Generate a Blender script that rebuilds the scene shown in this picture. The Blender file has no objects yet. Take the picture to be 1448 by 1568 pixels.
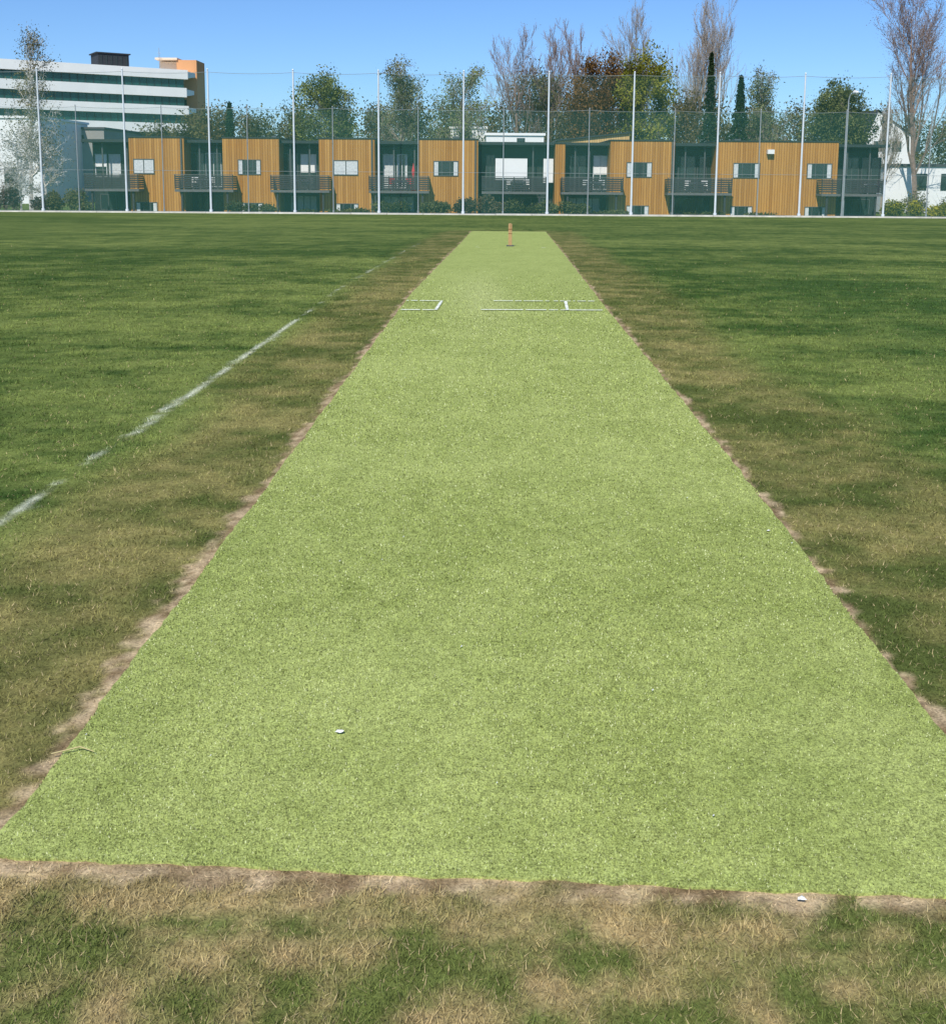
import bpy, math, random, numpy as np
from mathutils import Matrix, Vector
R = np.random.default_rng(7)
scene = bpy.context.scene

# ------------------------------------------------------------------ helpers
def fastmesh(name, verts, faces, mat=None, cols=None, parent=None, smooth=False):
    verts = np.asarray(verts, dtype=np.float32); faces = np.asarray(faces, dtype=np.int32)
    me = bpy.data.meshes.new(name)
    nv = len(verts); nf, k = faces.shape
    me.vertices.add(nv); me.vertices.foreach_set('co', verts.ravel())
    me.loops.add(nf*k); me.loops.foreach_set('vertex_index', faces.ravel())
    me.polygons.add(nf)
    me.polygons.foreach_set('loop_start', np.arange(0, nf*k, k, dtype=np.int32))
    me.polygons.foreach_set('use_smooth', np.full(nf, smooth, dtype=bool))
    if cols is not None:
        a = me.color_attributes.new('col', 'FLOAT_COLOR', 'POINT')
        c = np.ones((nv, 4), dtype=np.float32); c[:, :3] = cols
        a.data.foreach_set('color', c.ravel())
    me.update(calc_edges=True)
    if mat: me.materials.append(mat)
    ob = bpy.data.objects.new(name, me); scene.collection.objects.link(ob)
    if parent: ob.parent = parent
    return ob

def empty(name, loc=(0,0,0), rz=0):
    e = bpy.data.objects.new(name, None); e.location = loc; e.rotation_euler = (0,0,rz)
    e.empty_display_size = .5
    scene.collection.objects.link(e); return e

BOXF = [(0,3,2,1),(4,5,6,7),(0,1,5,4),(1,2,6,5),(2,3,7,6),(3,0,4,7)]
def boxes(name, lst, mat, parent=None):
    V=[];F=[]
    for (x0,x1,y0,y1,z0,z1) in lst:
        b=len(V)
        V += [(x0,y0,z0),(x1,y0,z0),(x1,y1,z0),(x0,y1,z0),(x0,y0,z1),(x1,y0,z1),(x1,y1,z1),(x0,y1,z1)]
        F += [tuple(b+i for i in f) for f in BOXF]
    return fastmesh(name, V, F, mat, parent=parent)

def tubes(segs, sides=5):
    s = np.asarray(segs, dtype=float); p0=s[:,0:3]; p1=s[:,3:6]; r0=s[:,6]; r1=s[:,7]
    d=p1-p0; d/= (np.linalg.norm(d,axis=1,keepdims=True)+1e-9)
    ref=np.where(np.abs(d[:,2:3])>.9, np.array([[1.,0,0]]), np.array([[0,0,1.]]))
    u=np.cross(d,ref); u/=np.linalg.norm(u,axis=1,keepdims=True); w=np.cross(d,u)
    a=np.arange(sides)*2*np.pi/sides
    ring=u[:,None,:]*np.cos(a)[None,:,None]+w[:,None,:]*np.sin(a)[None,:,None]
    A=p0[:,None,:]+ring*r0[:,None,None]; B=p1[:,None,:]+ring*r1[:,None,None]
    V=np.concatenate([A,B],axis=1).reshape(-1,3); n=len(s)
    i=np.arange(sides); j=(i+1)%sides
    q=np.stack([i,j,j+sides,i+sides],axis=1)
    F=(q[None]+ (np.arange(n)*2*sides)[:,None,None]).reshape(-1,4)
    return V,F

TAB = np.random.default_rng(3).random((8,256,256))
def vn(x,y,s,k=0):
    t=TAB[k]; X=x*s+100.3+k*17; Y=y*s+57.7+k*9
    xi=np.floor(X).astype(int); yi=np.floor(Y).astype(int); fx=X-xi; fy=Y-yi
    fx=fx*fx*(3-2*fx); fy=fy*fy*(3-2*fy)
    a=t[xi%256,yi%256]; b=t[(xi+1)%256,yi%256]; c=t[xi%256,(yi+1)%256]; d=t[(xi+1)%256,(yi+1)%256]
    return (a*(1-fx)+b*fx)*(1-fy)+(c*(1-fx)+d*fx)*fy
def sst(a,b,x):
    t=np.clip((x-a)/(b-a),0,1); return t*t*(3-2*t)
def mixc(a,b,t):
    a=np.asarray(a,float); b=np.asarray(b,float); t=np.asarray(t)[...,None]; return a*(1-t)+b*t

# ------------------------------------------------------------------ materials
def nm(name):
    m=bpy.data.materials.new(name); m.use_nodes=True; nt=m.node_tree
    return m, nt, nt.nodes['Principled BSDF']
def simple(name, col, rough=.7, var=.15, scale=3., metal=0., spec=.3, bump=0.):
    m,nt,b=nm(name); N=nt.nodes; L=nt.links
    tc=N.new('ShaderNodeTexCoord'); no=N.new('ShaderNodeTexNoise'); no.inputs['Scale'].default_value=scale; no.inputs['Detail'].default_value=5
    L.new(tc.outputs['Object'],no.inputs['Vector'])
    mr=N.new('ShaderNodeMapRange'); mr.inputs['To Min'].default_value=1-var*1.6; mr.inputs['To Max'].default_value=1+var*1.6
    L.new(no.outputs['Fac'],mr.inputs['Value'])
    mx=N.new('ShaderNodeVectorMath'); mx.operation='SCALE'; mx.inputs[0].default_value=col[:3]
    L.new(mr.outputs[0],mx.inputs['Scale']); L.new(mx.outputs[0],b.inputs['Base Color'])
    b.inputs['Roughness'].default_value=rough; b.inputs['Metallic'].default_value=metal
    b.inputs['Specular IOR Level'].default_value=spec
    return m
def foliage(name, trans=.25):
    m,nt,b=nm(name); N=nt.nodes; L=nt.links
    N.remove(b)
    a=N.new('ShaderNodeAttribute'); a.attribute_name='col'
    d=N.new('ShaderNodeBsdfDiffuse'); L.new(a.outputs['Color'],d.inputs['Color'])
    if trans:
        t=N.new('ShaderNodeBsdfTranslucent'); L.new(a.outputs['Color'],t.inputs['Color'])
        mx=N.new('ShaderNodeMixShader'); mx.inputs[0].default_value=trans
        L.new(d.outputs[0],mx.inputs[1]); L.new(t.outputs[0],mx.inputs[2]); L.new(mx.outputs[0],N['Material Output'].inputs['Surface'])
    else: L.new(d.outputs[0],N['Material Output'].inputs['Surface'])
    return m
def ground_mat(name, scales, lo, hi, bump, bdist):
    m,nt,b=nm(name); N=nt.nodes; L=nt.links
    a=N.new('ShaderNodeAttribute'); a.attribute_name='col'
    tc=N.new('ShaderNodeTexCoord'); prev=None
    for s,w in scales:
        no=N.new('ShaderNodeTexNoise'); no.inputs['Scale'].default_value=s; no.inputs['Detail'].default_value=2; no.inputs['Roughness'].default_value=.7
        L.new(tc.outputs['Object'],no.inputs['Vector'])
        mu=N.new('ShaderNodeMath'); mu.operation='MULTIPLY'; mu.inputs[1].default_value=w; L.new(no.outputs['Fac'],mu.inputs[0])
        if prev is None: prev=mu
        else:
            ad=N.new('ShaderNodeMath'); ad.operation='ADD'; L.new(prev.outputs[0],ad.inputs[0]); L.new(mu.outputs[0],ad.inputs[1]); prev=ad
    mr=N.new('ShaderNodeMapRange'); mr.inputs['From Min'].default_value=.34; mr.inputs['From Max'].default_value=.66
    mr.inputs['To Min'].default_value=lo; mr.inputs['To Max'].default_value=hi; L.new(prev.outputs[0],mr.inputs['Value'])
    sc=N.new('ShaderNodeVectorMath'); sc.operation='SCALE'; L.new(a.outputs['Color'],sc.inputs[0]); L.new(mr.outputs[0],sc.inputs['Scale'])
    L.new(sc.outputs[0],b.inputs['Base Color'])
    if bump:
        bp=N.new('ShaderNodeBump'); bp.inputs['Strength'].default_value=bump; bp.inputs['Distance'].default_value=bdist
        L.new(prev.outputs[0],bp.inputs['Height']); L.new(bp.outputs[0],b.inputs['Normal'])
    b.inputs['Roughness'].default_value=.95; b.inputs['Specular IOR Level'].default_value=.05
    return m
def boards(name, c1, c2, width=.2):
    m,nt,b=nm(name); N=nt.nodes; L=nt.links
    tc=N.new('ShaderNodeTexCoord'); sp=N.new('ShaderNodeSeparateXYZ'); L.new(tc.outputs['Object'],sp.inputs[0])
    ad=N.new('ShaderNodeMath'); ad.operation='ADD'; L.new(sp.outputs['X'],ad.inputs[0]); L.new(sp.outputs['Y'],ad.inputs[1])
    dv=N.new('ShaderNodeMath'); dv.operation='DIVIDE'; dv.inputs[1].default_value=width; L.new(ad.outputs[0],dv.inputs[0])
    fl=N.new('ShaderNodeMath'); fl.operation='FLOOR'; L.new(dv.outputs[0],fl.inputs[0])
    fr=N.new('ShaderNodeMath'); fr.operation='FRACT'; L.new(dv.outputs[0],fr.inputs[0])
    wn=N.new('ShaderNodeTexWhiteNoise'); wn.noise_dimensions='1D'; L.new(fl.outputs[0],wn.inputs['W'])
    no=N.new('ShaderNodeTexNoise'); no.inputs['Scale'].default_value=1.2; no.inputs['Detail'].default_value=6
    mp=N.new('ShaderNodeMapping'); mp.inputs['Scale'].default_value=(2.5,2.5,.5); L.new(tc.outputs['Object'],mp.inputs[0]); L.new(mp.outputs[0],no.inputs['Vector'])
    a2=N.new('ShaderNodeMath'); a2.operation='ADD'; L.new(wn.outputs[0],a2.inputs[0]); L.new(no.outputs['Fac'],a2.inputs[1])
    mr=N.new('ShaderNodeMapRange'); mr.inputs['From Min'].default_value=.3; mr.inputs['From Max'].default_value=1.7; L.new(a2.outputs[0],mr.inputs['Value'])
    mx=N.new('ShaderNodeMix'); mx.data_type='RGBA'; mx.inputs['A'].default_value=(*c1,1); mx.inputs['B'].default_value=(*c2,1); L.new(mr.outputs[0],mx.inputs['Factor'])
    gp=N.new('ShaderNodeMath'); gp.operation='LESS_THAN'; gp.inputs[1].default_value=.12; L.new(fr.outputs[0],gp.inputs[0])
    m2=N.new('ShaderNodeMix'); m2.data_type='RGBA'; m2.inputs['B'].default_value=(c1[0]*.3,c1[1]*.3,c1[2]*.3,1)
    L.new(gp.outputs[0],m2.inputs['Factor']); L.new(mx.outputs['Result'],m2.inputs['A']); L.new(m2.outputs['Result'],b.inputs['Base Color'])
    b.inputs['Roughness'].default_value=.75; b.inputs['Specular IOR Level'].default_value=.2
    return m

M_grass=ground_mat('grass_soil',[(6,.25),(30,.35),(110,.40)],.35,1.65,.5,.02)
M_turf=ground_mat('artificial_turf',[(45,.35),(140,.65)],.35,1.6,.0,.006)
M_blade=foliage('grass_blades',0)
M_fibre=foliage('turf_fibres',0)
M_leaf=foliage('leaves',.3)
M_wood=boards('timber_cladding',(.33,.145,.025),(.52,.27,.065),.2)
M_wood2=boards('timber_cladding_pale',(.50,.33,.12),(.62,.42,.18),.2)
M_dark=simple('dark_green_panel',(.018,.028,.026),.6)
M_fascia=simple('dark_fascia',(.028,.038,.038),.5)
M_glass,nt,b=nm('window_glass'); b.inputs['Base Color'].default_value=(.02,.035,.035,1); b.inputs['Roughness'].default_value=.06; b.inputs['Specular IOR Level'].default_value=.6
nz=nt.nodes.new('ShaderNodeTexNoise'); nz.inputs['Scale'].default_value=.8; bpn=nt.nodes.new('ShaderNodeBump'); bpn.inputs['Strength'].default_value=.05; nt.links.new(nz.outputs[0],bpn.inputs['Height']); nt.links.new(bpn.outputs[0],b.inputs['Normal'])
M_white=simple('white_paint',(.78,.78,.76),.5,.04)
M_curtain=simple('curtain',(.55,.57,.57),.8,.25,8)
M_frame=simple('window_frame',(.08,.09,.09),.5)
M_rail=simple('balcony_slats',(.038,.038,.042),.6)
M_slab=simple('balcony_slab',(.12,.12,.12),.8)
M_steel=simple('galvanised_steel',(.68,.72,.74),.45,.08,2,.2)
M_steel2=simple('dull_steel',(.34,.36,.37),.5,.08,2,.3)
M_kerb=simple('pale_edging',(.6,.57,.50),.9,.3,2)
M_chalk=simple('chalk_line_paint',(.78,.82,.70),.9,.25,30)
M_bark=simple('bark',(.16,.13,.10),.9,.4,6)
M_barkp=simple('bark_pale_grey',(.32,.27,.22),.9,.4,6)
M_barkr=simple('bark_reddish_twigs',(.26,.19,.155),.9,.4,6)
M_birch=simple('birch_bark',(.66,.63,.58),.8,.6,4)
M_stump=simple('stump_wood',(.50,.30,.15),.55,.2,12)
M_stumpb=simple('stump_band',(.2,.09,.04),.6)
M_office=simple('office_white_panel',(.82,.82,.80),.5,.05,.5)
M_offglass=simple('office_green_glass',(.015,.065,.055),.15,.3,.8,spec=.5)
M_peach=simple('peach_render',(.62,.31,.14),.8,.06,.4)
M_peachl=simple('pale_peach_render',(.76,.60,.44),.8,.06,.4)
M_black=simple('plant_room_dark',(.03,.035,.04),.7)
M_grey=simple('grey_render',(.28,.27,.25),.8,.1,.6)
M_roof=simple('dark_roof',(.06,.06,.065),.7)
M_red=simple('red_fabric',(.5,.04,.05),.7)
M_net,nt,b=nm('ball_net'); nt.nodes.remove(b)
b=nt.nodes.new('ShaderNodeBsdfDiffuse'); b.inputs[0].default_value=(.11,.34,.28,1)
tr=nt.nodes.new('ShaderNodeBsdfTransparent'); mx=nt.nodes.new('ShaderNodeMixShader')
tc=nt.nodes.new('ShaderNodeTexCoord'); nz=nt.nodes.new('ShaderNodeTexNoise'); nz.inputs['Scale'].default_value=.35; nt.links.new(tc.outputs['Object'],nz.inputs['Vector'])
mr=nt.nodes.new('ShaderNodeMapRange'); mr.inputs['To Min'].default_value=.03; mr.inputs['To Max'].default_value=.12; nt.links.new(nz.outputs[0],mr.inputs['Value']); nt.links.new(mr.outputs[0],mx.inputs[0])
nt.links.new(tr.outputs[0],mx.inputs[1]); nt.links.new(b.outputs[0],mx.inputs[2]); nt.links.new(mx.outputs[0],nt.nodes['Material Output'].inputs['Surface'])

# ------------------------------------------------------------------ site survey (metres). observer height 1.73
EYE=1.73
def sx(u,D): return (u-724)*D*6.19e-4            # bearing -> easting at distance D
def sz(v,D): return EYE+(270-v)*D*6.13e-4        # elevation -> height at distance D
def gz(Y):
    Y=np.asarray(Y,float); o=0
    for k in (-3,-1.5,0,1.5,3):
        o=o+np.interp(Y+k,[13.5,28.3,38.5,70,84,130,300],[0,-.135,-.26,-.80,-1.24,-1.6,-2.5])
    return o/5
def Lx(Y): return np.interp(Y,[2.3,5.5,13.5,15.5,28.25,38.5],[-1.235,-1.143,-.967,-.93,-.42,-.07])
def Rx(Y): return np.interp(Y,[2.3,5.7,13.5,28.25,38.5],[1.45,1.585,1.765,2.28,2.64])
def nearY(x): return 2.45-.055*(x+1.23)+.004*np.sin(x*7)+.003*np.sin(x*31+1)
FAR=38.5
LY=[3,5.03,8.5,12.08,17.2,28.5,60]; LXv=[-2.42,-2.357,-2.24,-2.127,-2.09,-1.59,-.3]
def pdist(x,y):
    return np.maximum(np.maximum(Lx(y)-x, x-Rx(y)), np.maximum(nearY(x)-y, y-FAR))
def line_mask(x,y):
    d=np.abs(x-np.interp(y,LY,LXv)+.05*(vn(x,y,1.2,4)-.5)+.03*(vn(x,y,9,1)-.5))
    s=np.interp(y,[4,5,5.6,6.0,6.6,7.0,7.6,8,9.2,9.6,10.6,10.9,12.2,12.8,15,18,25,30,31],[.45,.58,.55,.36,.34,.45,.50,.66,.68,.50,.62,.66,.60,.38,.30,.40,.34,.30,0])
    n=vn(x,y,2.6,5)*.3+vn(x,y,9,6)*.35+vn(x,y,30,2)*.35
    return (1-sst(.008,.040,d))*sst(1-s-.18,1-s+.18,n+.03)*.68
def gcol(x,y):
    d=pdist(x,y)
    n0=vn(x,y,.13,0); n1=vn(x,y,.45,1); n2=vn(x,y,1.7,2); n3=vn(x*.7,y,7,3); n4=vn(x*.55,y,3.2,5); n5=vn(x*.8,y,15,6)
    ns=vn(x*.22,y,1.1,4); ns2=vn(x*.3,y,.42,6)
    g=np.clip(.45+ (n0-.5)*.35+(n1-.5)*.4+(n2-.5)*.45+(n3-.5)*.6+(n4-.5)*.6+(n5-.5)*.5+(ns-.5)*.6+(ns2-.5)*.45,0,1)
    c=mixc((.040,.078,.017),(.160,.200,.052),g)
    rt=sst(1.6,3.2,d)*(x>0)*(1-sst(16,26,y))*.22      # lusher turf east of the strip
    c=c*(1-rt)[...,None]+np.array([.055,.115,.030])*rt[...,None]
    fg=np.clip((y-14)/30,0,1)*.3
    c=c*(1-fg)[...,None]+np.array([.085,.125,.036])*fg[...,None]
    cm=(1-sst(.8,1.35,d+.5*(n1-.5)+.3*(n2-.5)))*(1-sst(30,50,y))
    cor=mixc((.085,.105,.028),(.24,.205,.078),np.clip(.42+(n1-.5)*.6+(n2-.5)*.7+(n3-.5)*.8+(n4-.5)*.7+(n5-.5)*.5,0,1))
    c=c*(1-cm*.8)[...,None]+cor*(cm*.8)[...,None]
    fm=(1-sst(2.2,2.6,y))*sst(-1,1,y)
    fs=np.clip(.50+(vn(x,y,4,6)-.5)*.9+(vn(x,y,11,5)-.5)*1.5+(vn(x,y,28,1)-.5)*.7-(x-.1)*.13+(y-2.15)*.5,0,1)
    fc=mixc((.105,.135,.036),(.39,.295,.145),fs)
    c=c*(1-fm*.9)[...,None]+fc*(fm*.9)[...,None]
    wid=np.where(x<Lx(y)+.02,.060-.02*sst(4,12,y),np.where(x>Rx(y)-.02,.034,.05))
    wid=np.where(y<nearY(x),.052,wid)
    dm=1-sst(wid*.4,wid*1.7,d+.06*(vn(x,y,3,7)-.5)+.10*(vn(x,y,18,2)-.5))
    soil=mixc((.20,.138,.075),(.52,.40,.245),np.clip(.5+(vn(x,y,14,1)-.5)*1.4+(vn(x,y,40,6)-.5)*1.6,0,1))
    dm=dm*(1-.35*np.clip((y-12)/25,0,1))*.92
    c=c*(1-dm)[...,None]+soil*dm[...,None]
    lm=line_mask(x,y)
    c=c*(1-lm)[...,None]+np.array([.60,.62,.50])*lm[...,None]
    return c,dm

# ------------------------------------------------------------------ ground sheet
ys=[-400,-100,-30,-10,-4,-1,0,.6,1.0]; y=1.2
while y<5: ys.append(y); y+=.03
while y<110: ys.append(y); y*=1.01
ys+= [130,160,220,320,500,900,1600,3000]
ys=np.array(ys)
s=np.array(list(np.arange(0,.4,.025))+list(np.arange(.4,2.4,.05))+list(np.arange(2.4,12,.14))+list(np.arange(12,45,.4))+[50,60,80,120,200,400,900,2500])
ins=np.linspace(0,1,50)[1:-1]
Yg=np.repeat(ys[:,None],len(s)*2+len(ins),1)
l=Lx(ys)[:,None]; r=Rx(ys)[:,None]
Xg=np.concatenate([l-s[::-1][None,:], l+(r-l)*ins[None,:], r+s[None,:]],axis=1)
Zg=gz(Yg)
V=np.stack([Xg,Yg,Zg],-1).reshape(-1,3)
nr,nc=Xg.shape
def gridF(nr,nc):
    i=np.arange(nr-1)[:,None]*nc+np.arange(nc-1)[None,:]
    return np.stack([i,i+1,i+1+nc,i+nc],-1).reshape(-1,4)
C,_=gcol(V[:,0],V[:,1])
fastmesh('grass_field',V,gridF(nr,nc),M_grass,C,smooth=True)

# ------------------------------------------------------------------ artificial turf cricket strip
def tcol(x,y):
    n1=vn(x,y,.7,0); n2=vn(x,y,3,1); n3=vn(x,y,12,2); n4=vn(x*.3,y,1.5,6)
    c=mixc((.245,.298,.083),(.365,.42,.138),np.clip(.5+(n1-.5)*.3+(n2-.5)*.3+(n3-.5)*.55+(n4-.5)*.25,0,1))
    w=np.exp(-((y-15.2)/3.2)**2)*np.exp(-((x-.1)/.42)**2)
    c=c*(1-.6*w)[...,None]+np.array([.44,.48,.20])*(.6*w)[...,None]
    f=np.clip((y-6)/25,0,1)*.4
    c=c*(1-f)[...,None]+np.array([.33,.40,.115])*f[...,None]
    return c
ty=[2.3]
while ty[-1]<38.4: ty.append(ty[-1]+max(.03,ty[-1]*.01))
ty[-1]=38.5; ty=np.array(ty); tn=np.linspace(0,1,90)
jl=.006*np.sin(ty*5)+.004*np.sin(ty*17+2)+R.normal(0,.003,len(ty)); jr=.006*np.sin(ty*4+1)+.004*np.sin(ty*19)+R.normal(0,.003,len(ty))
X=(Lx(ty)+jl)[:,None]*(1-tn)+(Rx(ty)+jr)[:,None]*tn
base=nearY(X[0])+R.normal(0,.002,90)
t=(ty-2.3)/(FAR-2.3)
Y=base[None,:]+(FAR-base)[None,:]*t[:,None]
Z=gz(Y)+.007+.002*vn(X,Y,1.5,3)
Xp=np.pad(X,1,mode='edge'); Yp=np.pad(Y,1,mode='edge'); Zp=np.pad(Z,1,mode='edge')
m=np.ones_like(Zp,bool); m[1:-1,1:-1]=False; Zp[m]-=.015
V=np.stack([Xp,Yp,Zp],-1).reshape(-1,3); nr,nc=Xp.shape
strip=empty('cricket_pitch')
fastmesh('turf_mat',V,gridF(nr,nc),M_turf,tcol(V[:,0],V[:,1]),smooth=False,parent=strip)

def quadstrip(name,pts,w,horizontal,drop=.06):
    V=[];F=[]
    for (x0,y0,x1,y1) in pts:
        n=max(2,int(math.hypot(x1-x0,y1-y0)/.03))
        for k in range(n):
            if R.random()<drop: continue
            a=k/n; b2=(k+1)/n; ww=w*R.uniform(.7,1.05)/2
            xa,ya=x0+(x1-x0)*a,y0+(y1-y0)*a; xb,yb=x0+(x1-x0)*b2,y0+(y1-y0)*b2
            bi=len(V)
            if horizontal: q=[(xa,ya-ww),(xb,yb-ww),(xb,yb+ww),(xa,ya+ww)]
            else: q=[(xa-ww,ya),(xa+ww,ya),(xb+ww,yb),(xb-ww,yb)]
            V+=[(p[0],p[1],float(gz(p[1]))+.022) for p in q]; F.append((bi,bi+1,bi+2,bi+3))
    return fastmesh(name,V,F,M_chalk,parent=strip)
def cx(u,D): return (u-724)/1600*D*1.007
quadstrip('bowling_crease',[(cx(614,13.5),13.46,cx(668,13.5),13.46),(cx(736,13.5),13.52,cx(923,13.5),13.55)],.065,True)
quadstrip('popping_crease',[(cx(622,14.5),14.52,cx(676,14.5),14.5),(cx(752,14.5),14.55,cx(914,14.5),14.6)],.058,True,.16)
quadstrip('return_crease',[(cx(667,13.5),13.46,cx(676,14.5),14.5),(cx(869,13.5),13.53,cx(866,14.5),14.58)],.045,False)
quadstrip('far_crease',[(cx(728,28),27.4,cx(733,28),27.4),(cx(825,28),27.4,cx(831,28),27.4),(cx(727,28),27.4,cx(731,28),28.2),(cx(827,28),27.4,cx(828,28),28.2)],.06,True)

# ------------------------------------------------------------------ blades
def blades(name,x,y,z,h,w,lean,cols,mat):
    n=len(x); az=R.random(n)*2*np.pi; la=R.random(n)*2*np.pi
    ux,uy=np.cos(az)*w/2,np.sin(az)*w/2
    lx,ly=np.cos(la)*h*lean,np.sin(la)*h*lean
    hh=h*np.sqrt(np.clip(1-lean**2,.05,1))
    V=np.empty((n,3,3)); V[:,0]=np.stack([x-ux,y-uy,z],-1); V[:,1]=np.stack([x+ux,y+uy,z],-1); V[:,2]=np.stack([x+lx,y+ly,z+hh],-1)
    return fastmesh(name,V.reshape(-1,3),np.arange(n*3).reshape(-1,3),mat,np.repeat(cols[:,None,:],3,1).reshape(-1,3))
def sample(n,y0,y1,p,wf):
    yb=np.linspace(y0,y1,400); pd=wf(yb)*(2.5/np.maximum(yb,2.))**p*(1-sst(y1*.45,y1,yb)); pd/=pd.sum()
    return yb[R.choice(400,n,p=pd)]+R.random(n)*(y1-y0)/400
n=620000
y=sample(n,1.4,34,2.0,lambda q:q+1.4)
x=R.uniform(-1,1,n)*(.5*y+.7)
k=pdist(x,y)>.0; x,y=x[k],y[k]
c,dm=gcol(x,y)
dens=.4+.6*vn(x,y,13,1)
k=(R.random(len(x))>dm*.4)&(R.random(len(x))<dens+.2); x,y,c,dm=x[k],y[k],c[k],dm[k]
sc=np.clip((y/2.5),.75,6)**.7
c=c*(.60+1.25*R.random(len(x))[:,None])
straw=(R.random(len(x))<.12*np.clip(1.2-y/10,.15,1)+.12*dm)
c[straw]=np.array([.44,.36,.19])*(.55+.7*R.random((straw.sum(),1)))
tall=vn(x,y,6,0)
h=(.009+.013*R.random(len(x)))*(.6+.7*tall)*sc**.55*(1-.4*dm)*np.where(y<2.45,1.45,1); w=.0028*sc
lean=np.clip(R.beta(2,2,len(x))*.9+.3+dm*.3,0,.97)
blades('grass_tufts',x,y,gz(y)-.001,h,w,lean,np.clip(c,0,.8),M_blade)

n=430000
y=sample(n,2.2,22,2.1,lambda q:q*0+1)
x=Lx(y)+(Rx(y)-Lx(y))*R.random(n)
k=pdist(x,y)<.002; x,y=x[k],y[k]
rv=R.random(len(x))[:,None]
c=tcol(x,y)*(.35+1.35*rv)
br=R.random(len(x))<.08; c[br]=np.array([.64,.68,.38])
dk=R.random(len(x))<.14; c[dk]*=.35
sc=np.clip(y/2.5,.9,6)**.8
blades('turf_pile',x,y,gz(y)+.006,(.004+.006*R.random(len(x)))*sc**.5,.0036*sc,np.clip(R.beta(2,2,len(x))+.2,0,.95),np.clip(c,0,.8),M_fibre).parent=strip

# ------------------------------------------------------------------ small litter
def scrap(name,x,y,r,mat,h=.016,seed=0):
    q=np.random.default_rng(seed); n=9; V=[(x,y,float(gz(y))+h+.008)]
    for i in range(n):
        a=i/n*2*math.pi; rr=r*q.uniform(.5,1.15); V.append((x+math.cos(a)*rr*1.3,y+math.sin(a)*rr,float(gz(y))+h+q.uniform(0,.006)))
    return fastmesh(name,V,[(0,1+i,1+(i+1)%n) for i in range(n)],mat)
scrap('paper_scrap',-.405,3.04,.013,M_white,seed=1)
scrap('paper_scrap',.80,2.30,.010,M_white,.012,2)
scrap('paper_scrap',1.46,4.95,.009,M_white,.012,3)
Vt,Ft=tubes([[-1.245,2.90,.02,-1.17,2.93,.026,.002,.002],[-1.17,2.93,.026,-1.12,2.91,.022,.002,.001]],5)
fastmesh('dry_grass_stalk',Vt,Ft,simple('straw',(.5,.42,.2)))
V=[];F=[]
for i in range(20):
    yy=R.uniform(2.6,9); xx=float(Lx(yy))+R.random()*float(Rx(yy)-Lx(yy)); rr=R.uniform(.0012,.0024)*(1+yy/8); z=float(gz(yy))+.018; bi=len(V)
    V+=[(xx-rr,yy-rr,z),(xx+rr,yy-rr*.6,z+.002),(xx+rr*.7,yy+rr,z+.004),(xx-rr,yy+rr*.8,z)]; F.append((bi,bi+1,bi+2,bi+3))
fastmesh('fallen_petals',V,F,M_curtain)

# ------------------------------------------------------------------ cricket stumps
st=empty('cricket_stumps',(.985,28.2,float(gz(28.2))+.01))
S=[]
for dx in (-.034,0,.034):
    S+=[[dx,0,.03,dx,0,.58,.015,.015],[dx,0,.58,dx,0,.60,.015,.006]]
Vt,Ft=tubes(S,10); fastmesh('stump_rods',Vt,Ft,M_stump,parent=st,smooth=True)
Vt,Ft=tubes([[dx,0,z,dx,0,z+.02,.0165,.0165] for dx in (-.034,0,.034) for z in (.33,.45)],10); fastmesh('stump_bands',Vt,Ft,M_stumpb,parent=st)
Vt,Ft=tubes([[-.04,0,.606,0,0,.606,.006,.008],[0,0,.606,.04,0,.606,.008,.006]],8); fastmesh('bails',Vt,Ft,M_stump,parent=st)
boxes('spring_base',[(-.10,.10,-.05,.05,0,.03)],M_frame,st)

# ------------------------------------------------------------------ fences
def fence(name,D,us,zt,mat,r,net_top,rail):
    e=empty(name,(0,0,0)); z0=float(gz(D)); S=[]
    for u in us:
        X0=sx(u,D); S.append([X0,D,z0,X0,D,zt,r,r*.7])
        S.append([X0,D,z0,X0,D,z0+.25,r*1.6,r*1.6])
        S.append([X0,D-.02,zt,X0,D-.02,zt+.08,r*.9,r*.3])
    Vt,Ft=tubes(S,8); fastmesh('posts',Vt,Ft,mat,parent=e,smooth=True)
    xa,xb=sx(us[0],D),sx(us[-1],D); C=[]
    for a,b2 in zip(us[:-1],us[1:]):
        xs=np.linspace(sx(a,D),sx(b2,D),9)
        for zz in rail:
            sag=.10 if zz>z0+3 else 0
            for k in range(8):
                f=lambda j: zz-sag*4*(j/8)*(1-j/8)
                C.append([xs[k],D,f(k),xs[k+1],D,f(k+1),.012,.012])
    Vt,Ft=tubes(C,4); fastmesh('cables',Vt,Ft,M_steel2,parent=e)
    fastmesh('net',[(xa,D+.09,z0+.02),(xb,D+.09,z0+.02),(xb,D+.09,net_top),(xa,D+.09,net_top)],[(0,1,2,3)],M_net,parent=e)
step=129.1
us=[62+step*k for k in range(-3,14)]
fence('ball_stop_fence',70,us,8.55,M_steel,.075,8.4,[8.4,float(gz(70))+.1])
us2=[118+step*1.008*k for k in range(-3,14)]
fence('ball_stop_fence',74,us2,sz(166,74),M_steel2,.045,sz(169,74),[sz(168,74),2.0])
xa,xb=sx(-350,70),sx(1800,70)
K=[];q=xa
while q<xb:
    w=2.4; hh=.09+R.uniform(-.012,.012); K.append((q,q+w-.02,69.45,69.8,float(gz(69.6))-.1,float(gz(69.6))+hh)); q+=w
boxes('field_edging_kerb',K,M_kerb)

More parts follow.
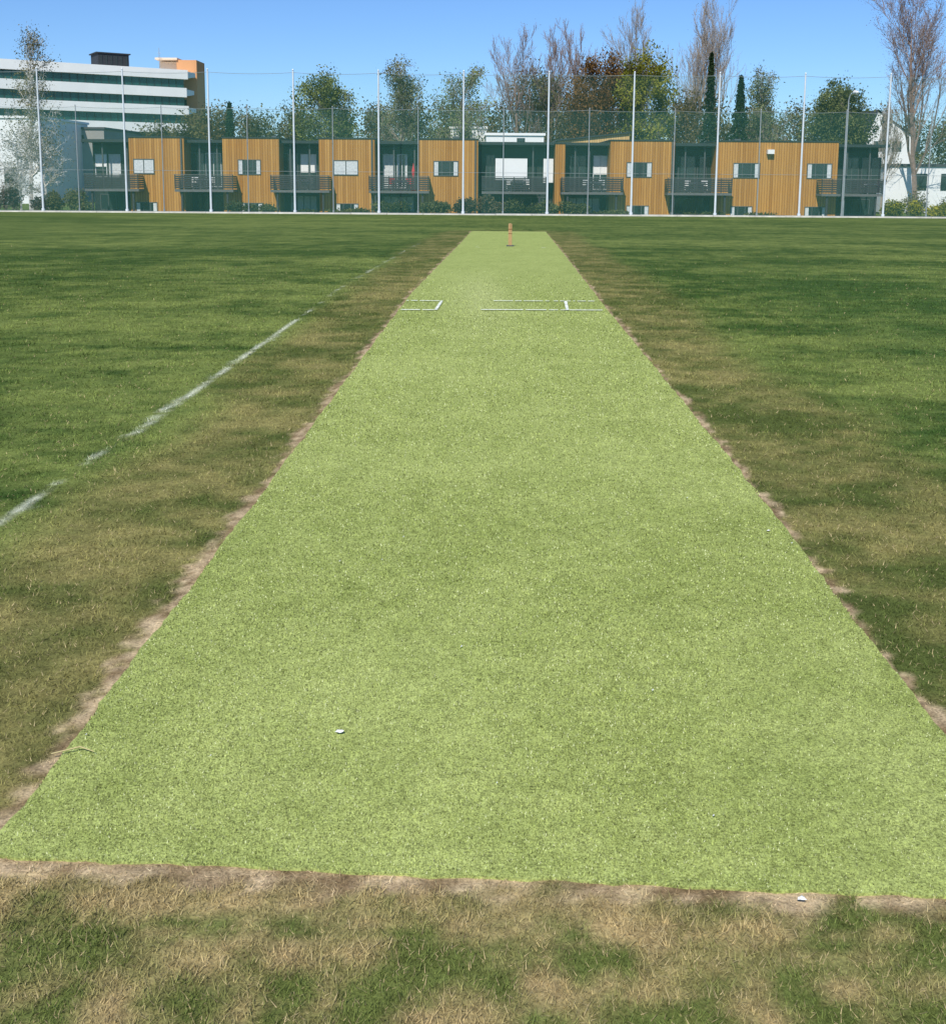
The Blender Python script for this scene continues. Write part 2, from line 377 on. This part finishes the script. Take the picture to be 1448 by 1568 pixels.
# ------------------------------------------------------------------ timber terrace building
T=empty('timber_terrace_building')
DF=82.; DB=84.; DBal=80.7; ZR=4.55; ZB=-1.5
fx=lambda u:sx(u,DF)
wood=[(197,281),(340,426),(487,572),(640,730),(848,863),(932,1030),(1095,1280)]
boxes('timber_volumes',[(fx(a),fx(b_),DF,DF+9,ZB,ZR-(.25 if a==848 else 0)) for a,b_ in wood],M_wood,T)
boxes('timber_roof_caps',[(fx(a)-.06,fx(b_)+.06,DF-.06,DF+9.05,ZR-(.25 if a==848 else 0),ZR+.09-(.25 if a==848 else 0)) for a,b_ in wood],M_fascia,T)
bx=lambda u:sx(u,DB)
dark=[(127,197),(281,340),(426,487),(572,640),(730,848),(863,932),(1030,1095),(1280,1356)]
e_=.02
boxes('dark_wall_volumes',[((fx(a)+e_),(fx(b_)-e_),DB,DF+8.9,ZB,4.2) for a,b_ in dark],M_dark,T)
boxes('flat_roof_fascias',[((fx(a)-(.3 if a==127 else -e_)),(fx(b_)+(.3 if b_==1356 else -e_)),DF+.5,DF+8.8,4.2,4.42) for a,b_ in dark],M_fascia,T)
fr=[];gl=[];cu=[];wh=[];lf=[]
def window(x0,x1,z0,z1,y,style=0,mull=1,light=False):
    t=.055
    (lf if light else fr).extend([(x0,x1,y-.05,y+.001,z1-t,z1),(x0,x1,y-.05,y+.001,z0,z0+t),(x0,x0+t,y-.05,y+.001,z0+t,z1-t),(x1-t,x1,y-.05,y+.001,z0+t,z1-t)])
    for k in range(mull):
        xm=x0+(x1-x0)*(k+1)/(mull+1); (lf if light else fr).append((xm-t/2,xm+t/2,y-.05,y+.001,z0+t,z1-t))
    gl.append((x0+t,x1-t,y-.012,y+.002,z0+t,z1-t))
    if style==1:
        w=(x1-x0)*.16; cu.extend([(x0+t,x0+t+w,y-.02,y-.0125,z0+t,z1-t),(x1-t-w,x1-t,y-.02,y-.0125,z0+t,z1-t)])
    if style==2: cu.append((x0+t,x1-t,y-.02,y-.0125,z0+t+.02,z1-t-.02))
    if style==3: wh.append((x0+t,x1-t,y-.02,y-.0125,z0+(z1-z0)*.45,z1-t))
for (a,b_,st_,ml) in [(203,235,2,1),(363,398,1,2),(509,547,2,1),(662,700,1,2),(957,996,1,2),(1120,1161,1,2),(1233,1271,1,2)]:
    window(fx(a),fx(b_),1.75,2.92,DF,st_,ml)
for (a,b_) in [(205,238),(365,400),(512,547),(958,993),(1118,1152),(1232,1266)]:
    window(fx(a),fx(b_),-1.25,-.42,DF,1,2)
for (a,b_,sty) in [(290,312,0),(314,338,0),(432,455,0),(458,484,3),(585,603,2),(606,622,1),(742,756,0),(870,900,0),(906,928,3),(1036,1062,0),(1065,1092,0),(1290,1312,0),(1316,1346,0)]:
    window(bx(a),bx(b_),.75,3.45,DB,sty,1,a in(585,606,906,314))
for (a,b_,sty) in [(145,163,3),(166,184,2)]:
    window(bx(a),bx(b_),1.5,3.3,DB,sty,0,True)
boxes('white_awning_screens',[(fx(757),fx(806),DF+.7,DF+.76,1.5,3.15),(fx(831),fx(846),DF+.7,DF+.76,1.3,3.15)],M_white,T)
boxes('window_posts',[(fx(u)-.05,fx(u)+.05,DF+.9,DF+1.0,.6,4.2) for u in (300,327,440,470,600,632,815,880,902,1050,1080,1300,1335,150,188)],M_frame,T)
for a,b_ in dark:
    w0=fx(a)+.5; w1=fx(b_)-.5; window(w0,w1,-1.1,.15,DB,int(R.integers(0,3)) if R.random()<.3 else 0,3,False)
boxes('window_frames',fr,M_frame,T); boxes('window_frames_light',lf,M_curtain,T); boxes('window_panes',gl,M_glass,T); boxes('curtains',cu,M_curtain,T); boxes('blinds',wh,M_white,T)
bal=[(127,210),(265,355),(412,502),(563,655),(736,835),(858,953),(1021,1120),(1257,1352)]
sl=[];rl=[];po=[];tp=[]
for a,b_ in bal:
    x0,x1=sx(a,DBal),sx(b_,DBal)
    sl.append((x0,x1,DBal,DF-.02,.42,.60)); sl.append((max(x0,x0+.6),x1-.6,DF-.02,DB-.02,.43,.59))
    for k in range(6):
        z=.70+k*.165
        rl.append((x0,x1,DBal-.03,DBal-.005,z,z+.12)); rl.append((x0,x0+.03,DBal,DF-.03,z,z+.12)); rl.append((x1-.03,x1,DBal,DF-.03,z,z+.12))
    tp.append((x0-.03,x1+.03,DBal-.05,DBal+.04,1.70,1.75))
    nps=6
    for k in range(nps+1):
        xx=x0+.04+(x1-x0-.08)*k/nps; po.append((xx-.03,xx+.03,DBal+.001,DBal+.05,.60,1.70))
    for xx in (x0+.5,x1-.5): po.append((xx-.07,xx+.07,DBal+.15,DBal+.29,-1.5,.42))
boxes('balcony_slabs',sl,M_slab,T); boxes('balcony_slats',rl,M_rail,T); boxes('balcony_top_rails',tp,M_slab,T); boxes('balcony_posts',po,M_rail,T)
boxes('downpipes',[(fx(u)-.05,fx(u)+.05,DF-.11,DF-.01,-1.3,ZR-.05) for u in (277,568,726,1026)],M_frame,T)
boxes('wall_box_lamp',[(fx(1170),fx(1180),DF-.4,DF-.01,3.62,3.95)],M_white,T)
boxes('roof_lights',[(fx(400),fx(408),86,87,4.64,4.9),(fx(690),fx(700),86,87,4.64,4.95),(fx(1140),fx(1150),86,87,4.64,4.9)],M_frame,T)
P=empty('roof_penthouse',(0,0,0))
x0,x1=sx(852,90),sx(960,90)
fastmesh('wedge_wall',[(x0,90,4.3),(x1,90,4.3),(x1,94,4.3),(x0,94,4.3),(x0,90,4.75),(x1,90,5.45),(x1,94,5.45),(x0,94,4.75)],BOXF,M_wood2,parent=P)
fastmesh('wedge_roof',[(x0-.2,89.8,4.76),(x1+.2,89.8,5.47),(x1+.2,94.2,5.47),(x0-.2,94.2,4.76),(x0-.2,89.8,4.88),(x1+.2,89.8,5.59),(x1+.2,94.2,5.59),(x0-.2,94.2,4.88)],BOXF,M_fascia,parent=P)

def chair(cx_,cy,z,mat,rot=0,name='garden_chair'):
    e=empty(name,(cx_,cy,z),rot)
    boxes('seat',[(-.25,.25,-.25,.25,.42,.47)],mat,e); boxes('backrest',[(-.25,.25,.22,.26,.47,.95)],mat,e)
    boxes('legs',[(a,a+.04,b_,b_+.04,0,.42) for a in (-.25,.21) for b_ in (-.25,.21)],mat,e)
def table(cx_,cy,z,mat):
    e=empty('balcony_table',(cx_,cy,z)); boxes('top',[(-.6,.6,-.4,.4,.70,.75)],mat,e)
    boxes('legs',[(a,a+.05,b_,b_+.05,0,.70) for a in (-.58,.53) for b_ in (-.38,.33)],mat,e)
for u,m_ in [(300,M_white),(450,M_frame),(600,M_red),(780,M_white),(895,M_curtain),(1052,M_white),(1320,M_frame)]:
    chair(fx(u),81.5,.6,m_,rot=.4); chair(fx(u+22),81.6,.6,m_,rot=-.5); table(fx(u+11),81.4,.6,M_curtain)
e=empty('folded_parasol',(fx(632),81.3,.6)); Vt,Ft=tubes([[0,0,0,0,0,2.1,.025,.025],[0,0,.9,0,0,1.5,.05,.13],[0,0,1.5,0,0,2.05,.13,.02],[0,0,0,0,0,.08,.22,.2]],10); fastmesh('canopy_and_pole',Vt,Ft,M_red,parent=e)

# ------------------------------------------------------------------ office block
ang=math.atan2(18,27.3); O=empty('office_building',(sx(285,200),200,0),ang)
ob=[];om=[]; Lf=60
for k in range(7):
    z1=21.1-3.3*k; ob.append((-Lf,.0+ (0.6 if k%2==0 else 0.3),-.25,16.2,z1-1.7,z1))
    for j in range(44): om.append((-Lf+j*1.36,-Lf+j*1.36+.09,.30,.42,z1-3.3,z1-1.7))
boxes('glazing_core',[(-Lf,0,.4,16,-2,20.2)],M_offglass,O); boxes('spandrel_bands',ob,M_office,O); boxes('mullions',om,M_fascia,O)
V=[];F=[]
for k in range(6):
    z1=21.1-3.3*k; b0=len(V); x0=.62 if k%2==0 else .32
    V+=[(x0,-.25,z1-1.5),(x0,4,z1-1.5),(x0,4,z1-.25),(x0,-.25,z1-.25),(x0+2.0,1.5,z1-1.1),(x0+2.0,4,z1-1.1),(x0+2.0,4,z1-.35),(x0+2.0,1.5,z1-.35)]
    F+=[tuple(b0+i for i in f) for f in [(0,4,5,1),(3,2,6,7),(0,3,7,4),(4,7,6,5),(1,5,6,2)]]
fastmesh('tapered_balcony_ends',V,F,M_office,parent=O)
boxes('roof_plant_room',[(-14.6,-9.0,4,9,21.1,23.6),(-14.9,-8.7,3.8,9.2,23.6,23.8)],M_black,O)
boxes('vents',[(-14.2+i*.9,-13.8+i*.9,3.9,3.99,21.6,23.3) for i in range(6)],M_fascia,O)
tw=empty('office_stair_tower')
x0,x1=sx(274,204),sx(304,204)
boxes('tower_shaft',[(x0,x1,204,210,-2,sz(97,204))],M_peach,tw)
boxes('tower_side_block',[(sx(250,206),x0-.01,205.5,209.5,-2,sz(100,206))],M_peachl,tw)
boxes('tower_cap',[(sx(247,206),sx(280,206),203.6,210.3,sz(97,204)+.003,sz(94,204))],M_peachl,tw)
boxes('tower_windows',[(sx(268,203)+.9,sx(268,203)+2.2,203.93,203.995,z,z+1.3) for z in (8,11.3,14.6)],M_glass,tw)
e=empty('roof_antenna',(sx(241,200),203,20.5)); Vt,Ft=tubes([[0,0,0,0,0,5.0,.09,.04],[-.4,0,4,.4,0,4,.03,.03],[-.3,0,3.2,.3,0,3.2,.03,.03]],6); fastmesh('mast',Vt,Ft,M_steel2,parent=e)

def block(name,u0,u1,v1,D,depth,mat,wins=(),rm=M_roof,zb=-2):
    e=empty(name); x0,x1=sx(u0,D),sx(u1,D); zt=sz(v1,D)
    boxes('walls',[(x0,x1,D,D+depth,zb,zt)],mat,e); boxes('roof_edge',[(x0-.15,x1+.15,D-.15,D+depth+.15,zt+.003,zt+.25)],rm,e)
    w=[];g=[]
    for (a,b_,c0,c1) in wins:
        xa,xb,za,zb_=sx(a,D),sx(b_,D),sz(c1,D),sz(c0,D)
        w.append((xa-.08,xb+.08,D-.05,D-.002,za-.08,zb_+.08)); g.append((xa,xb,D-.08,D-.052,za,zb_))
    if w: boxes('window_frames',w,M_fascia,e); boxes('window_panes',g,M_glass,e)
    return e
block('white_gable_building',-160,62,186,112,14,M_white,[(-60,-30,220,240),(6,24,262,284)],M_office)
block('grey_annex_building',62,160,202,124,14,M_grey,[(66,84,212,222),(90,108,212,222),(112,128,212,222),(66,84,236,246),(90,108,236,246),(74,92,262,276),(104,118,262,276)])
block('white_roof_house',688,742,197,112,10,M_white,[(702,716,204,212)],M_white)
block('white_roof_house',742,830,207,108,10,M_white,[(790,800,212,216)],M_office)
block('white_garage',1352,1560,250,100,9,M_white,[(1400,1416,262,285),(1440,1470,262,285)])
H=empty('white_gabled_house'); D=125
x0,x1=sx(1322,D),sx(1395,D); zt=sz(206,D); zp=sz(166,D); xm=sx(1336,D)
fastmesh('walls',[(x0,D,-2),(x1,D,-2),(x1,D,zt),(x0,D,zt),(x0,D+9,-2),(x1,D+9,-2),(x1,D+9,zt),(x0,D+9,zt)],[(0,1,2,3),(1,5,6,2),(4,0,3,7),(5,4,7,6)],M_white,parent=H)
fastmesh('gable',[(x0,D,zt),(x1,D,zt),(xm,D,zp)],[(0,1,2)],M_white,parent=H)
fastmesh('roof',[(x0-.4,D-.3,zt-.3),(xm,D-.3,zp+.15),(xm,D+9.3,zp+.15),(x0-.4,D+9.3,zt-.3),(x1+.4,D-.3,zt-.3),(x1+.4,D+9.3,zt-.3)],[(0,1,2,3),(1,4,5,2)],M_roof,parent=H)
boxes('windows',[(x0+.8+i*2.2,x0+1.9+i*2.2,D-.05,D-.003,z,z+1.2) for i in range(3) for z in (2.2,5.0)],M_glass,H)

D=78; e=empty('street_lamp',(sx(1291,D),D,float(gz(D)))); zt=sz(140,D)-float(gz(D))
Vt,Ft=tubes([[0,0,0,0,0,1.2,.10,.09],[0,0,1.2,0,0,zt-.5,.065,.045],[0,0,zt-.5,.06,-.1,zt-.12,.045,.04],[.06,-.1,zt-.12,.2,-.35,zt,.04,.035]],10); fastmesh('pole_and_arm',Vt,Ft,M_steel2,parent=e,smooth=True)
Vt,Ft=tubes([[.17,-.3,zt+.02,.22,-.55,zt+.03,.05,.16],[.22,-.55,zt+.03,.26,-.95,zt+.0,.16,.12],[.26,-.95,zt,.27,-1.02,zt-.02,.12,.02]],10); fastmesh('lamp_head',Vt,Ft,M_white,parent=e,smooth=True)

# ------------------------------------------------------------------ vegetation
def grow(seed,H,angle,levels,nb,wob,up,clear,ratio,r0,trunkfrac=.8):
    rg=random.Random(seed); G=rg.gauss; U=rg.uniform; segs=[];tips=[]; sq=math.sqrt
    def br(px,py,pz,dx,dy,dz,L,r,lv):
        n=9 if lv==0 else (4 if lv<levels else 3); wb=wob*(.35 if lv==0 else 1); uu=up*(.2 if lv==0 else 1)
        for i in range(n):
            dx+=G(0,wb); dy+=G(0,wb); dz+=G(0,wb)+uu; m=1/sq(dx*dx+dy*dy+dz*dz); dx*=m;dy*=m;dz*=m
            qx=px+dx*L/n; qy=py+dy*L/n; qz=pz+dz*L/n; ra=r*(1-.75*i/n); rb=r*(1-.75*(i+1)/n)
            segs.append((px,py,pz,qx,qy,qz,ra,rb))
            if lv<levels and (lv>0 or (i+1)/n>clear):
                for k in range(nb[lv]):
                    if lv>0 and rg.random()<.15: continue
                    a=angle*U(.65,1.3); ph=U(0,6.283)
                    if abs(dz)>.8: ux,uy,uz=0.,dz,-dy
                    else: ux,uy,uz=dy,-dx,0.
                    m=1/sq(ux*ux+uy*uy+uz*uz); ux*=m;uy*=m;uz*=m
                    wx=dy*uz-dz*uy; wy=dz*ux-dx*uz; wz=dx*uy-dy*ux
                    ca,sa=math.cos(a),math.sin(a); cp,sp_=math.cos(ph)*sa,math.sin(ph)*sa
                    f=1-(.55*(i/n) if lv==0 else .35*i/n)
                    br(qx,qy,qz,dx*ca+ux*cp+wx*sp_,dy*ca+uy*cp+wy*sp_,dz*ca+uz*cp+wz*sp_,L*ratio[lv]*f*U(.7,1.15),max(rb*.55,.012),lv+1)
            if lv==levels: tips.append((qx,qy,qz))
            px,py,pz=qx,qy,qz
    br(0,0,0,0,0,1,H*trunkfrac,r0,0)
    return np.array(segs),np.array(tips)
def leafquads(c,size,rng,col,col2):
    n=len(c)
    a=rng.normal(size=(n,3)); a/=np.linalg.norm(a,axis=1,keepdims=True)
    b_=rng.normal(size=(n,3)); b_=np.cross(a,b_); b_/=np.linalg.norm(b_,axis=1,keepdims=True)
    s_=(size*rng.uniform(.5,1.3,n))[:,None]
    V=np.stack([c-a*s_,c+b_*s_*.6,c+a*s_,c-b_*s_*.6],1).reshape(-1,3)
    t=.5+.28*np.sin(c[:,0]*1.3+c[:,2]*.9)+.22*np.sin(c[:,1]*1.7-c[:,2]*1.6+c[:,0]*.6)+rng.normal(0,.2,n)
    return V,np.arange(4*n).reshape(-1,4),np.repeat(mixc(col,col2,np.clip(t,0,1)),4,0)
def tree(name,u,vtop,D,width,seed,kind='round',leaves=7000,lsize=.2,c1=(.06,.09,.02),c2=(.14,.17,.05),bark=None,jit=.35,merge=None,dome=.62):
    rng=np.random.default_rng(seed)
    X0=sx(u,D); zb=float(gz(D))
    Ht=sz(vtop-.007*(u-724),D)-zb; W=width*D*6.19e-4
    bark=bark or M_bark
    if kind=='round': segs,tips=grow(seed,Ht,.85,3,[3,3,3],.16,.05,.2,[.5,.55,.5],Ht*.022)
    elif kind=='belt': segs,tips=grow(seed,Ht,.75,2,[3,3],.16,.08,.15,[.45,.5],Ht*.016)
    elif kind=='airy': segs,tips=grow(seed,Ht,.6,3,[3,3,3],.14,.10,.2,[.45,.5,.5],Ht*.016)
    elif kind=='bare': segs,tips=grow(seed,Ht,.42,4,[2,2,2,2],.11,.13,.12,[.6,.55,.55,.5],Ht*.013)
    elif kind=='birch': segs,tips=grow(seed,Ht,.7,3,[3,3,2],.16,-.02,.2,[.35,.5,.5],Ht*.014)
    z99=np.percentile(segs[:,5],99.7); xr=np.percentile(np.abs(np.concatenate([segs[:,3],segs[:,4]])),97)
    fz=Ht/z99; fxy=(W/2)/xr
    if kind=='round': fz*=.92; fxy*=.82
    for k in (0,1,3,4): segs[:,k]*=fxy
    for k in (2,5): segs[:,k]*=fz
    tips=tips*np.array([fxy,fxy,fz])
    Vt,Ft=tubes(segs,4)
    c=tips[rng.integers(0,len(tips),leaves)]+rng.normal(0,jit,(leaves,3))
    if kind=='round':   # leaf clumps filling the domed crown, denser near its surface
        nc_=130; dd=rng.normal(size=(nc_,3)); dd/=np.linalg.norm(dd,axis=1,keepdims=True); rr=rng.uniform(.55,.97,nc_)[:,None]
        cc=dd*rr*np.array([W*.46,W*.46,Ht*(1-dome)])+np.array([0,0,Ht*dome]); cc=cc[cc[:,2]>Ht*.16]
        nl=int(leaves*.76); cr=W*.055*rng.uniform(.6,1.5,len(cc)); k=rng.integers(0,len(cc),nl)
        c[:nl]=cc[k]+rng.normal(0,1,(nl,3))*cr[k][:,None]
    off=np.array([X0,D,zb])
    if merge is not None:
        merge['t'].append((Vt+off,Ft)); merge['l'].append(tuple(leafquads(c+off,lsize,rng,c1,c2))); return
    e=empty(name,(X0,D,zb))
    fastmesh('trunk_and_limbs',Vt,Ft,bark,parent=e)
    V,F,C=leafquads(c,lsize,rng,c1,c2); fastmesh('foliage',V,F,M_leaf,C,parent=e)
def conifer(name,u,vtop,D,width,seed,n=9000,nb=220):
    rng=np.random.default_rng(seed); X0=sx(u,D); zb=float(gz(D)); Ht=sz(vtop-.007*(u-724),D)-zb; W=width*D*6.19e-4/2
    e=empty(name,(X0,D,zb)); Vt,Ft=tubes([[0,0,0,0,0,Ht*.5,.22,.13],[0,0,Ht*.5,0,0,Ht,.13,.02]],7); fastmesh('trunk',Vt,Ft,M_bark,parent=e)
    t=(np.arange(nb)+rng.random(nb))/nb; t=t**.95; az=np.arange(nb)*2.4+rng.normal(0,.3,nb); ln=W*(1-t)**.95*rng.uniform(.55,1.25,nb)+.08
    k=rng.integers(0,nb,n); f=rng.random(n)**.6
    c=np.stack([np.cos(az[k])*ln[k]*f,np.sin(az[k])*ln[k]*f,Ht*(.08+.92*t[k])-ln[k]*f*.45+rng.normal(0,.05,n)],-1)+rng.normal(0,.07,(n,3))
    V,F,C=leafquads(c,.13,rng,(.016,.032,.015),(.050,.085,.037)); fastmesh('needles',V,F,M_leaf,C,parent=e)

mg={'t':[],'l':[]}
belt=[(320,176,125,60),(345,168,122,50),(375,172,130,60),(410,176,124,60),(440,172,126,60),(470,165,130,60),(520,168,128,70),(560,165,122,60),(600,160,130,70),(640,165,126,70),(675,162,122,60),(715,165,128,70),(760,160,122,60),(790,120,130,60),(815,112,126,60),(840,118,130,50),(870,150,124,60),(905,140,128,60),(1030,150,130,60),(1050,150,124,60),(1090,160,126,60),(1135,165,130,60),(1175,165,124,60),(1215,160,128,60),(1240,170,124,60),(1330,170,135,60),(290,180,130,60),(1370,180,135,60),(1430,185,132,70),(1480,170,132,70),(250,190,140,70),(-30,170,140,80)]
for i,(u,v,D,w) in enumerate(belt):
    g=R.random(); c1=np.array((.065,.075,.030))*(1-g*.3)+np.array((.035,.012,.0))*g; c2=np.array((.19,.195,.08))*(1-g*.25)+np.array((.06,.0,.0))*g
    tree('x',u,v,D,w*1.15,100+i,'belt',3600,.16,c1,c2,jit=.6,merge=mg)
def cat(lst):
    V=[];F=[];C=[];o=0
    for q in lst:
        V.append(q[0]);F.append(q[1]+o);o+=len(q[0])
        if len(q)>2:C.append(q[2])
    return np.concatenate(V),np.concatenate(F),(np.concatenate(C) if C else None)
be=empty('distant_tree_belt'); V,F,_=cat(mg['t']); fastmesh('trunks',V,F,M_bark,parent=be); V,F,C=cat(mg['l']); fastmesh('foliage',V,F,M_leaf,C,parent=be)

tree('deciduous_tree',495,108,112,114,1,'round',14000,.13,(.085,.11,.03),(.25,.28,.09))
tree('deciduous_tree',605,95,112,92,2,'airy',9000,.11,(.10,.12,.055),(.27,.29,.15),bark=M_barkp)
tree('deciduous_tree',706,106,112,84,3,'airy',7500,.11,(.11,.14,.05),(.29,.34,.14),bark=M_barkp)
tree('copper_beech_tree',918,76,116,118,4,'round',21000,.14,(.105,.060,.026),(.25,.15,.055))
tree('maple_tree',984,73,113,96,5,'round',19000,.14,(.11,.12,.018),(.31,.31,.05))
tree('deciduous_tree',1167,108,116,66,6,'airy',7500,.11,(.11,.13,.055),(.28,.31,.15),bark=M_barkp)
tree('round_crowned_tree',1280,120,110,112,7,'round',20000,.13,(.080,.098,.034),(.21,.23,.085))
for i,(u,v,w) in enumerate([(790,48,84),(838,42,84),(878,36,74),(955,4,84),(1052,-8,96),(1095,-2,104)]):
    tree('bare_tree',u,v,124+i*1.3,w,20+i,'bare',900,.06,(.16,.13,.07),(.26,.21,.13),bark=M_barkr if i<3 else M_barkp)
tree('bare_tree',1403,-35,98,145,40,'bare',9000,.05,(.13,.075,.055),(.22,.13,.09),bark=M_barkr)
tree('bare_tree',1350,160,92,40,41,'bare',500,.08,(.12,.10,.04),(.2,.2,.1),bark=M_barkp)
conifer('spruce_tree',1081,84,118,44,50,8000,260); conifer('spruce_tree',1127,118,112,62,51,10000); conifer('spruce_tree',352,158,118,44,52,5000)
tree('birch_tree',44,52,80,80,60,'birch',5500,.07,(.11,.10,.035),(.24,.22,.10),bark=M_birch)
tree('birch_tree',70,190,78,70,61,'birch',2500,.06,(.16,.14,.08),(.3,.28,.16),bark=M_birch)
tree('birch_tree',28,205,77,60,62,'birch',1500,.06,(.2,.19,.14),(.3,.28,.2),bark=M_birch)

def shrub(name,u0,u1,v,D,seed,n,c1,c2,ls=.09):
    rng=np.random.default_rng(seed); x0,x1=sx(u0,D),sx(u1,D); zb=float(gz(D)); h=sz(v,D)-zb
    e=empty(name,((x0+x1)/2,D,zb)); w=(x1-x0)/2; nbush=max(2,int((x1-x0)/.7))
    bx_=rng.uniform(-w,w,nbush); bh=h*rng.uniform(.5,1.2,nbush); br_=rng.uniform(.4,.8,nbush)
    k=rng.integers(0,nbush,n); d=rng.normal(size=(n,3)); d/=np.linalg.norm(d,axis=1,keepdims=True); rr=rng.random(n)**.4
    c=np.stack([bx_[k]+d[:,0]*rr*br_[k],d[:,1]*rr*.5,bh[k]*.55+d[:,2]*rr*bh[k]*.5],-1)+rng.normal(0,.09,(n,3)); c[:,2]=np.maximum(c[:,2],.02)
    V,F,C=leafquads(c,ls,rng,c1,c2); fastmesh('leaves',V,F,M_leaf,C,parent=e)
    S=[]
    for j in range(nbush*14):
        b=rng.integers(0,nbush); a=rng.normal(0,.35,2); S.append([bx_[b],0,0,bx_[b]+a[0]*br_[b]*2,a[1],bh[b]*rng.uniform(.7,1.3),.014,.005])
    Vt,Ft=tubes(S,3); fastmesh('stems',Vt,Ft,M_bark,parent=e)
g1=(.06,.075,.025); g2=(.19,.20,.08)
shrub('garden_shrub',350,410,314,76,1,2500,g1,g2)
shrub('garden_shrub',575,700,309,76,2,6500,g1,g2)
shrub('garden_shrub',700,775,300,76,3,4500,(.08,.07,.04),(.22,.18,.10))
shrub('garden_shrub',775,890,310,76,4,5500,g1,g2)
shrub('garden_shrub',900,960,322,76,5,1500,g1,g2)
shrub('garden_shrub',1040,1180,324,76,8,1800,g1,g2)
shrub('garden_shrub',430,560,323,76,9,1800,g1,g2)
shrub('garden_shrub',-60,60,286,77,6,6000,(.10,.075,.06),(.25,.20,.16))
shrub('garden_shrub',60,135,298,77,7,3000,(.09,.09,.035),(.25,.25,.10))
shrub('yellow_flowering_shrub',1352,1450,307,77,10,5000,(.14,.16,.02),(.60,.52,.04))
shrub('garden_shrub',1385,1560,290,86,11,3500,(.10,.08,.05),(.24,.23,.11))

# ------------------------------------------------------------------ light, sky, camera
el=math.radians(47); az=math.radians(196)
w=bpy.data.worlds.new('World'); scene.world=w; w.use_nodes=True
nt=w.node_tree; bg=nt.nodes['Background']; sky=nt.nodes.new('ShaderNodeTexSky'); sky.sky_type='NISHITA'; sky.sun_disc=False
sky.sun_elevation=el; sky.sun_rotation=az; sky.air_density=1.0; sky.dust_density=.1; sky.ozone_density=2.0; sky.altitude=50
tint=nt.nodes.new('ShaderNodeVectorMath'); tint.operation='MULTIPLY'; tint.inputs[1].default_value=(.60,.85,1.22)
nt.links.new(sky.outputs[0],tint.inputs[0]); nt.links.new(tint.outputs[0],bg.inputs[0]); bg.inputs[1].default_value=.11
sd=bpy.data.lights.new('sun','SUN'); sd.energy=5.0; sd.angle=math.radians(.5); sd.color=(1,.95,.86)
so=bpy.data.objects.new('sun',sd); scene.collection.objects.link(so); so.location=(0,0,40)
dirv=Vector((math.sin(az)*math.cos(el),math.cos(az)*math.cos(el),math.sin(el)))
so.rotation_euler=dirv.to_track_quat('Z','Y').to_euler()
cd=bpy.data.cameras.new('camera'); co=bpy.data.objects.new('camera',cd); scene.collection.objects.link(co)
cd.sensor_fit='HORIZONTAL'; cd.sensor_width=36; cd.lens=1600/1448*36; cd.shift_y=-292/1448; cd.clip_start=.1; cd.clip_end=6000
th=math.atan2(222,1600)
co.matrix_world=Matrix.Translation((0,0,EYE))@Matrix.Rotation(math.pi/2-th,4,'X')@Matrix.Rotation(math.radians(.4),4,'Z')
scene.camera=co
scene.view_settings.view_transform='Standard'; scene.view_settings.look='None'; scene.view_settings.exposure=0
